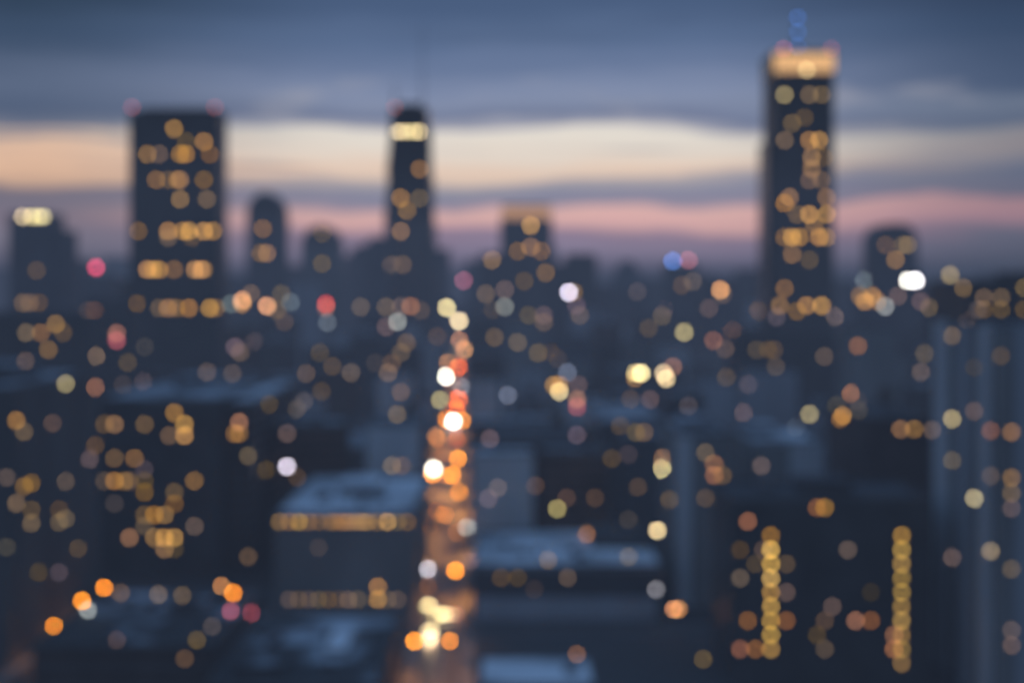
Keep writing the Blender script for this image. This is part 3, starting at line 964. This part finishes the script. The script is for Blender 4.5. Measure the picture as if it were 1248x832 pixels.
struct(MB().box(-118, 130, XS0, XS1, -.2, 0.010).build('cross_street', M['asphalt']))
m = MB()
for Y in range(160, 1500, 9):
    if XS0 - 8 < Y < XS1 + 4:
        continue
    for o in (-.22, .10):
        x, x2 = avenue_x(Y), avenue_x(Y + 5)
        m.add([(x + o, Y, .012), (x + o + .14, Y, .012), (x2 + o + .14, Y + 5, .012), (x2 + o, Y + 5, .012)], [(0, 1, 2, 3)])
for y0 in (XS0 - 5, XS1 + 1.5):
    for k in range(9):
        x = avenue_x(y0) - 4.7 + k * 1.1
        m.add([(x, y0, .0125), (x + .55, y0, .0125), (x + .55, y0 + 3, .0125), (x, y0 + 3, .0125)], [(0, 1, 2, 3)])
struct(m.build('road_markings', M['paint']))

# ------------------------------------------------------------------ street lamps
LAMP_H = 8.6


def make_lamp():
    root = thing('street_lamp', 'tbd', 'street lamp', group='street lamps')
    MB().lathe(0, 0, [(.28, 0), (.26, .6), (.12, .7), (.10, 5), (.08, LAMP_H + .5)], 10).build('pole', M['steel'], root)
    MB().tube((0, 0, LAMP_H + .45), (1.5, 0, LAMP_H + .62), .06).build('arm', M['steel'], root)
    hd = MB().box(1.1, 2.3, -.28, .28, LAMP_H + .45, LAMP_H + .68).frustum((1.2, 2.2, -.22, .22), (1.3, 2.1, -.1, .1), LAMP_H + .682, LAMP_H + .8).build('lamp_head', M['steel'], root)
    b = bpy.data.objects.new('bulb', BALL)
    COL.objects.link(b)
    b.parent = hd
    return root


LAMP0 = make_lamp()
lamp_used = False
LAMPS = []


def place_lamp(px, py, code, label, gain=1.0, side=None, spot=0.0, size=3.6):
    """seat a lamp so that its bulb hangs LAMP_H above the road it stands by"""
    Y = (CAM_H - LAMP_H) * F / (py - HY)
    X = X_at(px, Y)
    r = copy_tree(LAMP0)
    if side is None:
        side = 1 if X < avenue_x(Y) else -1
    r.location = (X - side * 1.7, Y, 0.0)
    r.rotation_euler = (0, 0, 0 if side > 0 else pi)
    r['label'] = label
    dia = max(.7, min(size * Y / F, 2.6))
    hd = [c for c in r.children if c.name.startswith('lamp_head')][0]
    bu = [c for c in hd.children if c.name.startswith('bulb')][0]
    bu.location = (1.7, 0, LAMP_H + .42 - dia * .5)
    bu.scale = (dia, dia, dia)
    bu.color = light_rgba(code, pi / 4 * (dia * F / Y) ** 2, sqrt(X * X + Y * Y), gain)
    if spot:
        L = bpy.data.lights.new('lamp_glow', 'SPOT')
        L.energy = spot
        L.color = (1.0, .40, .10)
        L.spot_size = radians(150)
        L.spot_blend = .6
        L.shadow_soft_size = .3
        lo = bpy.data.objects.new('lamp_glow', L)
        COL.objects.link(lo)
        lo.parent = hd
        lo.location = (1.7, 0, LAMP_H + .38 - dia - .1)
    LAMPS.append(r)
    return r


ORD = ['first', 'second', 'third', 'fourth', 'fifth', 'sixth', 'seventh', 'eighth', 'ninth', 'tenth', 'eleventh', 'twelfth', 'thirteenth', 'fourteenth', 'fifteenth', 'sixteenth', 'seventeenth', 'eighteenth', 'nineteenth', 'twentieth']
WEST = [(505, 781, 'orange', 1), (514, 671, 'orange', 1), (522, 642, 'orange', 1), (527, 577, 'orange', .9), (544, 578, 'orange2', 1), (531, 530, 'orange1', .55), (533, 533, 'orange2', .8), (544, 510, 'orange', 1), (546, 441, 'orange1', .8)]
EAST = [(548, 781, 'orange', .95), (555, 695, 'orange', 1.05), (559, 599, 'orange', 1), (551, 578, 'orange', .85), (558, 558, 'orange', .8), (563, 511, 'orange', 1), (556, 534, 'ored', .3), (559, 446, 'ored', 1), (566, 425, 'orange1', .7), (560, 414, 'orange1', .6)]
for k, (a, b, c, gn) in enumerate(WEST):
    place_lamp(a, b, c, f'orange street lamp, {ORD[k]} up the avenue on the kerb under the striped office', gn, 1, (3000, 13000)[k > 0] if k < 8 else 14000)
for k, (a, b, c, gn) in enumerate(EAST):
    place_lamp(a, b, c, f'orange street lamp, {ORD[k]} up the avenue on the kerb under the banded block', gn, -1, (3000, 13000)[k > 0] if k < 8 else 14000)
k = len(EAST)
for n, Y in enumerate((352, 386, 470, 515, 560, 690, 760, 860, 1000, 1200)):  # added dim lamps, spaced to even out the road's glow
    sd = 1 if n % 2 else -1
    X = avenue_x(Y) - sd * 3.7
    nm = 'striped office' if sd > 0 else 'banded block'
    place_lamp(to_px(X, Y, LAMP_H)[0], to_px(X, Y, LAMP_H)[1], 'orange2', f'dim orange street lamp, {ORD[n // 2]} dim one up the kerb under the {nm}', .32, sd, 11000 if Y > 400 else 1800)
SIDE = [(66, 763, 'orange', 1), (100, 732, 'orange', 1), (127, 716, 'orange', .9)]
for k, (a, b, c, gn) in enumerate(SIDE):
    place_lamp(a, b, c, f'orange street lamp, {ORD[k]} along the side street past the low corner roof', gn, -1, 3500)

# ------------------------------------------------------------------ cars and buses


def make_car(paint):
    root = thing('car', 'tbd', 'car', group='cars on the avenue')
    prof = [(-2.2, .35), (2.2, .35), (2.22, .75), (2.1, .92), (1.2, 1.0), (-1.7, 1.0), (-2.15, .9), (-2.22, .6)]

    def extr(outline, x0, x1, mat):
        n = len(outline)
        v = [(x0, y, z) for y, z in outline] + [(x1, y, z) for y, z in outline]
        return MB().add(v, [tuple(range(n)), tuple(range(2 * n - 1, n - 1, -1))] + [((k + 1) % n, k, n + k, n + (k + 1) % n) for k in range(n)], 0)
    extr(prof, -.92, .92, 0).build('body', M['car_' + paint], root)
    cab = MB().frustum((-.82, .82, -1.25, 1.75), (-.66, .66, -.55, 1.15), 1.0, 1.46, 0)
    cab.box(-.67, .67, -.56, 1.16, 1.46, 1.5, 1)
    cab.build('cabin', [M['car_glass'], M['car_' + paint]], root)
    for sx in (-1, 1):
        for y in (-1.35, 1.35):
            m = MB()
            n = 14
            for (r0, xa, xb, mt) in ((.33, sx * .93 - .1, sx * .93 + .1, 0),):
                v = [(xa, y + r0 * cos(2 * pi * k / n), .335 + r0 * sin(2 * pi * k / n)) for k in range(n)] + [(xb, y + r0 * cos(2 * pi * k / n), .335 + r0 * sin(2 * pi * k / n)) for k in range(n)]
                m.add(v, [tuple(range(n)), tuple(range(2 * n - 1, n - 1, -1))] + [((k + 1) % n, k, n + k, n + (k + 1) % n) for k in range(n)], mt)
            m.build('wheel', M['rubber'], root)
    for sx in (-1, 1):
        o = bpy.data.objects.new('headlight', PANE); COL.objects.link(o); o.parent = root
        o.location = (sx * .56, -2.21, .72); o.scale = (.62, .5, .34)
        o.color = (1, .93, .8, 2)
        o = bpy.data.objects.new('taillight', PANE); COL.objects.link(o); o.parent = root
        o.location = (sx * .56, 2.21, .74); o.rotation_euler = (0, 0, pi); o.scale = (.62, .5, .30)
        o.color = (1, .05, .03, 1)
    return root


def make_bus():
    root = thing('bus', 'tbd', 'bus', group='buses on the avenue')  # larger buses stand in for far cars, giving their lights more area
    m = MB().box(-1.28, 1.28, -5.6, 5.6, .4, 3.05, 0)
    m.box(-1.15, 1.15, -5.2, 5.2, 3.05, 3.25, 0)
    m.build('body', M['car_white'], root)
    for sx in (-1, 1):
        MB().box(sx * 1.29 - .02, sx * 1.29 + .02, -4.8, 4.8, 1.4, 2.5).build('side_windows_band', M['car_glass'], root)
        for y in (-3.4, 3.2):
            n = 14
            xa, xb = sx * 1.25 - .14, sx * 1.25 + .06
            v = [(x, y + .48 * cos(2 * pi * k / n), .485 + .48 * sin(2 * pi * k / n)) for x in (xa, xb) for k in range(n)]
            MB().add(v, [tuple(range(n)), tuple(range(2 * n - 1, n - 1, -1))] + [((k + 1) % n, k, n + k, n + (k + 1) % n) for k in range(n)]).build('wheel', M['rubber'], root)
    o = bpy.data.objects.new('windscreen', PANE); COL.objects.link(o); o.parent = root  # pane made to glow in place of the headlights
    o.location = (0, -5.6, 2.05); o.scale = (2.3, .5, 1.7)
    for sx in (-1, 1):
        o = bpy.data.objects.new('headlight', PANE); COL.objects.link(o); o.parent = root
        o.location = (sx * .95, -5.6, .8); o.scale = (.5, .6, .4); o.color = (1, .95, .85, 30)
        o = bpy.data.objects.new('taillight', PANE); COL.objects.link(o); o.parent = root
        o.location = (sx * 1.0, 5.6, 1.4); o.scale = (.4, .6, .9); o.rotation_euler = (0, 0, pi); o.color = (1, .05, .03, 1)
    return root


CARS = {}


def place_vehicle(kind, px, py, code, label, paint=None, away=False, gain=1.0):
    zl = .75 if kind == 'car' else 2.0
    Y = (CAM_H - zl) * F / (py - HY)
    X = X_at(px, Y)
    key = (kind, paint)
    if key not in CARS:
        CARS[key] = make_car(paint) if kind == 'car' else make_bus()
        r = CARS[key]
    else:
        r = copy_tree(CARS[key])
    back = -2.25 if kind == 'car' else -5.65
    r.location = (X, Y - back, 0.012)
    r.rotation_euler = (0, 0, radians(2.0) + (pi if away else 0))
    r['label'] = label
    tgt = ('taillight' if away else ('headlight' if kind == 'car' else 'windscreen'))
    ls = [c for c in r.children if c.name.startswith(tgt)]
    area = sum(c.scale.x * c.scale.z for c in ls) * (F / Y) ** 2
    for c in ls:
        c.color = light_rgba(code, area, Y, gain)
    if kind == 'bus' and away:
        for c in ls:
            c.scale = (.7, .6, 1.5)
        area = sum(c.scale.x * c.scale.z for c in ls) * (F / Y) ** 2
        for c in ls:
            c.color = light_rgba(code, area, Y, gain)
    return r


def beam(r, watts):
    """the pool of light a car throws on the road ahead of it"""
    L = bpy.data.lights.new('headlight_beam', 'SPOT')
    L.energy = watts
    L.color = (1.0, .66, .34)
    L.spot_size = radians(70)
    L.spot_blend = .8
    L.shadow_soft_size = .2
    o = bpy.data.objects.new('headlight_beam', L)
    COL.objects.link(o)
    o.parent = r
    o.location = (0, -2.6, 1.0)
    o.rotation_euler = (radians(-60), 0, 0)


place_vehicle('car', 522, 737, 'cream', 'silver car with cream headlights, first of those waiting at the junction', 'silver', gain=1.1)
_v = place_vehicle('car', 524, 768, 'cream', 'white car with cream headlights, lowest on the avenue', 'white', gain=1.2)
beam(_v, 3500)
place_vehicle('car', 532, 750, 'cream2', 'grey car in the middle of the junction with dim headlights', 'grey')
place_vehicle('car', 540, 748, 'cream', 'black car turning at the junction, pale headlights', 'black')
place_vehicle('car', 547, 748, 'cream2', 'yellow taxi at the junction, on the kerb side', 'yellow')
place_vehicle('car', 554, 747, 'mauve', 'maroon car waiting beside the taxi at the junction', 'maroon', away=True)
place_vehicle('car', 519, 693, 'lav', 'blue car with bluish white headlights above the junction', 'blue', gain=1.1)
place_vehicle('car', 569, 642, 'grey', 'silver car parked at the kerb with dim white lights', 'silver')
place_vehicle('car', 572, 683, 'mauve', 'black car parked at the kerb below the silver one', 'black', away=True)
place_vehicle('car', 541, 627, 'orange2', 'grey car heading away in mid avenue below the three lamps', 'grey', away=True, gain=.8)
place_vehicle('bus', 528, 571, 'white', 'white city bus with glowing windscreen, lowest of the buses', gain=1.5)
place_vehicle('bus', 552, 513, 'white', 'white city bus with glowing windscreen, second up the avenue', gain=1.7)
place_vehicle('bus', 536, 487, 'yellow1', 'white city bus with dull yellow windscreen', gain=1.0)
place_vehicle('bus', 543, 459, 'white', 'white city bus with bright windscreen far up the avenue', gain=1.6)
place_vehicle('bus', 562, 471, 'grey', 'city bus with greenish grey windscreen far up the avenue', gain=.6)
place_vehicle('bus', 558, 485, 'ored', 'stand-in bus seen from behind with glowing red tail lamps', away=True, gain=.9)
place_vehicle('bus', 555, 498, 'ored', 'stand-in bus from behind with orange-red tail lamps, below the red one', away=True, gain=.9)
place_vehicle('bus', 570, 428, 'cream2', 'city bus with pale windscreen, highest up the avenue', gain=.7)

# lamps that stand on open ground between the blocks
STREET.sort(key=lambda s: -s[1])
for k, (px, py, code, gn) in enumerate(STREET):
    if k < len(ORD):
        place_lamp(px, py, code, f'lone street lamp between the blocks, {ORD[k]} up from the bottom edge', gn, 1 if px < CX else -1)
remove_tree(LAMP0)

# ------------------------------------------------------------------ labels of the filler blocks
NUM = ['no', 'one', 'two', 'three', 'four', 'five', 'six', 'seven', 'eight', 'nine', 'ten']
FEAT = {'plant': 'plant room', 'tank': 'water tank', 'mast': 'thin mast', 'vent': 'roof vent', 'bare': 'bare roof'}
MARK = [(d, d['root'].name.split('.')[0].replace('_', ' ')) for d in BLD if not d['filler'] and d['px'] and not d['root'].name.startswith('hazy')]
base = {}
for d in FILL:
    n = d['nlit']
    lit = f"{NUM[n] if n < 11 else 'many'} lit window" + ('' if n == 1 else 's')
    hgt = 'low block' if d['h'] < 28 else ('mid-rise' if d['h'] < 62 else 'high-rise')
    mk, nm = min(MARK, key=lambda t: (t[0]['px'][0] - d['px'][0]) ** 2 + 2 * (t[0]['px'][1] - d['px'][1]) ** 2)
    my, dy = mk['root'].location.y, d['root'].location.y
    rel = 'behind' if dy > my + 40 else ('in front of' if dy < my - 40 else 'beside')
    lb = f"{d['wall']} {hgt}, {FEAT[d['feat']]}, {lit}, {rel} {nm}"
    base.setdefault(lb, []).append(d)
for lb, ds in base.items():
    ds.sort(key=lambda d: d['root'].location.y)
    for k, d in enumerate(ds):
        w = lb if len(ds) == 1 else (lb + f', {ORD[k]} in depth')
        d['root']['label'] = w
        d['root']['group'] = 'city blocks receding into the haze'

# ------------------------------------------------------------------ haze: a layer of air over the city, its emission standing in for scattered light
hm, nt, out = new_mat('evening_haze')
ab = nt.nodes.new('ShaderNodeVolumeAbsorption'); ab.inputs['Color'].default_value = (0, 0, 0, 1); ab.inputs['Density'].default_value = 1 / HAZE_L
em = nt.nodes.new('ShaderNodeEmission'); em.inputs['Color'].default_value = (*HAZE_COL, 1); em.inputs['Strength'].default_value = 1 / HAZE_L
ad = nt.nodes.new('ShaderNodeAddShader')
nt.links.new(ab.outputs[0], ad.inputs[0]); nt.links.new(em.outputs[0], ad.inputs[1]); nt.links.new(ad.outputs[0], out.inputs['Volume'])
hz = MB().box(-6000, 6000, -350, 9500, -3, HAZE_TOP).build('haze', hm)
struct(hz, 'stuff')
hm.cycles.homogeneous_volume = True

# ------------------------------------------------------------------ dusk sky
W = bpy.data.worlds.new('World')
S.world = W
W.use_nodes = True
nt = W.node_tree
nt.nodes.clear()
N, L = nt.nodes, nt.links
out = N.new('ShaderNodeOutputWorld')
bg = N.new('ShaderNodeBackground')
L.new(bg.outputs[0], out.inputs[0])
tc = N.new('ShaderNodeTexCoord')
sp = N.new('ShaderNodeSeparateXYZ')
L.new(tc.outputs['Generated'], sp.inputs[0])


def math_(op, a, b=None, c=None, clamp=False):
    n = N.new('ShaderNodeMath'); n.operation = op; n.use_clamp = clamp
    for k, v in enumerate((a, b, c)):
        if v is None:
            continue
        if isinstance(v, (int, float)):
            n.inputs[k].default_value = v
        else:
            L.new(v, n.inputs[k])
    return n.outputs[0]


def smooth(v, a, b):
    n = N.new('ShaderNodeMapRange'); n.interpolation_type = 'SMOOTHSTEP'
    n.inputs[1].default_value = a; n.inputs[2].default_value = b
    n.inputs[3].default_value = 0; n.inputs[4].default_value = 1
    L.new(v, n.inputs[0])
    return n.outputs[0]


def mixc(f, a, b, blend='MIX'):
    n = N.new('ShaderNodeMix'); n.data_type = 'RGBA'; n.blend_type = blend
    for k, v in ((0, f), (6, a), (7, b)):
        if isinstance(v, tuple):
            n.inputs[k].default_value = (*v, 1)
        elif isinstance(v, (int, float)):
            n.inputs[k].default_value = v
        else:
            L.new(v, n.inputs[k])
    return n.outputs[2]


rad = math_('SQRT', math_('ADD', math_('MULTIPLY', sp.outputs[0], sp.outputs[0]), math_('MULTIPLY', sp.outputs[1], sp.outputs[1])))
el = math_('DIVIDE', sp.outputs[2], math_('MAXIMUM', rad, 0.001))
az = math_('ARCTAN2', sp.outputs[0], sp.outputs[1])


def noise(kx, ky, detail=3.0, seed=0.0):
    cv = N.new('ShaderNodeCombineXYZ')
    L.new(math_('MULTIPLY', az, kx), cv.inputs[0]); L.new(math_('MULTIPLY', el, ky), cv.inputs[1]); cv.inputs[2].default_value = seed
    t = N.new('ShaderNodeTexNoise'); t.inputs['Scale'].default_value = 1.0; t.inputs['Detail'].default_value = detail
    L.new(cv.outputs[0], t.inputs['Vector'])
    return t.outputs[0]


n_big = math_('SUBTRACT', noise(5.0, 22.0, 3.0, 3.1), 0.5)
n_fine = math_('SUBTRACT', noise(14.0, 110.0, 4.0, 7.7), 0.5)
warp = math_('ADD', math_('MULTIPLY', n_big, 0.030), math_('MULTIPLY', n_fine, 0.014))
u = math_('DIVIDE', math_('ADD', el, warp), 0.25)


def ramp(stops, dehaze=True):
    r = N.new('ShaderNodeValToRGB')
    r.color_ramp.interpolation = 'EASE'
    els = r.color_ramp.elements
    pts = []
    for py, c in stops:
        t = (HY - py) / F
        c = lin(c)
        if dehaze:
            T = exp(-min((HAZE_TOP - CAM_H) / max(t, .004), 9500) / HAZE_L)
            T = max(T, .25)
            c = tuple(max(.02, (v - hc * (1 - T)) / T) for v, hc in zip(c, HAZE_COL))
        pts.append((min(1, max(0, t / .25)), c))
    pts.sort()
    els[0].position, els[0].color = pts[0][0], (*pts[0][1], 1)
    els[1].position, els[1].color = pts[-1][0], (*pts[-1][1], 1)
    for p, c in pts[1:-1]:
        e = els.new(p)
        e.color = (*c, 1)
    L.new(u, r.inputs[0])
    return r.outputs[0]


mid = ramp([(340, (112, 108, 134)), (308, (124, 118, 142)), (285, (140, 124, 146)), (271, (212, 168, 168)), (257, (216, 174, 170)), (247, (142, 136, 156)),
            (233, (132, 136, 158)), (222, (168, 160, 166)), (210, (226, 200, 182)), (190, (226, 214, 202)), (166, (226, 219, 209)), (156, (156, 158, 174)),
            (147, (114, 124, 152)), (132, (128, 139, 166)), (118, (130, 142, 171)), (100, (120, 134, 165)), (80, (104, 121, 154)), (50, (90, 110, 144)), (0, (74, 94, 127))])
left = ramp([(340, (96, 96, 116)), (300, (112, 110, 128)), (270, (122, 114, 130)), (240, (118, 114, 130)), (232, (128, 118, 128)), (222, (206, 170, 148)),
             (205, (226, 186, 158)), (190, (216, 182, 160)), (182, (150, 142, 148)), (176, (196, 172, 156)), (168, (112, 118, 136)), (150, (84, 98, 124)), (110, (92, 106, 132)), (60, (62, 80, 106)), (0, (46, 63, 84))])
right = ramp([(340, (82, 88, 106)), (300, (92, 96, 116)), (275, (150, 122, 136)), (258, (160, 128, 138)), (246, (104, 106, 126)), (215, (100, 108, 130)), (200, (126, 126, 138)),
              (185, (140, 134, 140)), (168, (134, 133, 142)), (155, (92, 104, 128)), (130, (104, 116, 138)), (112, (74, 90, 118)), (50, (58, 76, 104)), (0, (50, 66, 92))])
f_l = smooth(math_('MULTIPLY', az, -1.0), 0.09, 0.34)
f_r = smooth(az, 0.12, 0.36)
bands = mixc(f_r, mixc(f_l, mid, left), right)
# bright wisps in the grey band
wis = smooth(noise(11.0, 46.0, 3.0, 1.3), 0.52, 0.72)
gate = math_('MULTIPLY', smooth(el, 0.108, 0.124), math_('SUBTRACT', 1.0, smooth(el, 0.136, 0.152)))
bands = mixc(math_('MULTIPLY', math_('MULTIPLY', wis, gate), 0.6), bands, lin((176, 176, 188)))
streak = smooth(noise(4.0, 95.0, 5.0, 5.5), 0.54, 0.70)
sgate = math_('MULTIPLY', smooth(el, 0.060, 0.075), math_('SUBTRACT', 1.0, smooth(el, 0.102, 0.118)))
bands = mixc(math_('MULTIPLY', math_('MULTIPLY', streak, sgate), 0.60), bands, lin((138, 138, 156)))
hi = smooth(noise(3.0, 30.0, 4.0, 9.5), 0.45, 0.75)
bands = mixc(math_('MULTIPLY', math_('MULTIPLY', hi, smooth(el, 0.135, 0.16)), 0.35), bands, lin((62, 78, 106)))
# away from the afterglow the low sky is a dull blue-grey
dull = smooth(math_('ABSOLUTE', az), 0.45, 1.3)
bands = mixc(dull, bands, lin((104, 112, 130)))
# overhead: blue-hour sky from the Sky Texture, dimmed by thin cloud
sky = N.new('ShaderNodeTexSky')
sky.sky_type = 'NISHITA'
sky.sun_disc = False
sky.sun_elevation = radians(1.0)
sky.sun_rotation = radians(4.0)
sky.ozone_density = 4.0
sky.dust_density = 1.0
up = mixc(1.0, sky.outputs[0], (0.12, 0.12, 0.12), 'MULTIPLY')
up = mixc(1.0, up, (0.16, 0.29, 0.52), 'ADD')
full = mixc(smooth(el, 0.24, 0.7), bands, up)
below = smooth(el, -0.02, 0.0)
full = mixc(below, lin((60, 66, 84)), full)
L.new(full, bg.inputs['Color'])
bg.inputs['Strength'].default_value = 1.0

sun = bpy.data.lights.new('afterglow', 'SUN')
sun.energy = 0.06
sun.angle = radians(12)
sun.color = (1.0, .72, .58)
so = bpy.data.objects.new('afterglow', sun)
COL.objects.link(so)
so.rotation_euler = (radians(-86), 0, radians(-4))

# ------------------------------------------------------------------ camera
cam = bpy.data.cameras.new('camera')
co = bpy.data.objects.new('camera', cam)
COL.objects.link(co)
co.location = (0, 0, CAM_H)
co.rotation_euler = (radians(90), 0, 0)
cam.sensor_width = 36.0
cam.lens = 36.0 * F / 1248.0
cam.shift_y = -(416.0 - HY) / 1248.0
cam.clip_end = 60000
cam.clip_start = 0.1
cam.dof.use_dof = True
cam.dof.focus_distance = 2.6
cam.dof.aperture_fstop = 1.47
S.camera = co

S.render.engine = 'CYCLES'
S.view_settings.view_transform = 'Standard'
S.view_settings.look = 'None'
S.view_settings.exposure = 0
S.cycles.use_adaptive_sampling = False
S.cycles.use_denoising = True
S.cycles.denoiser = 'OPENIMAGEDENOISE'
S.cycles.max_bounces = 4
S.cycles.diffuse_bounces = 2
S.cycles.glossy_bounces = 2
S.cycles.sample_clamp_indirect = 2.0
S.cycles.use_light_tree = True
print('BLOCKS', len(BLD), 'FILL', len(FILL), 'missed', missed, 'street', STREET)
labels = {}
for o in S.objects:
    if o.parent is None and 'label' in o:
        labels.setdefault(o['label'], []).append(o.name)
print('DUP', [k for k, v in labels.items() if len(v) > 1])
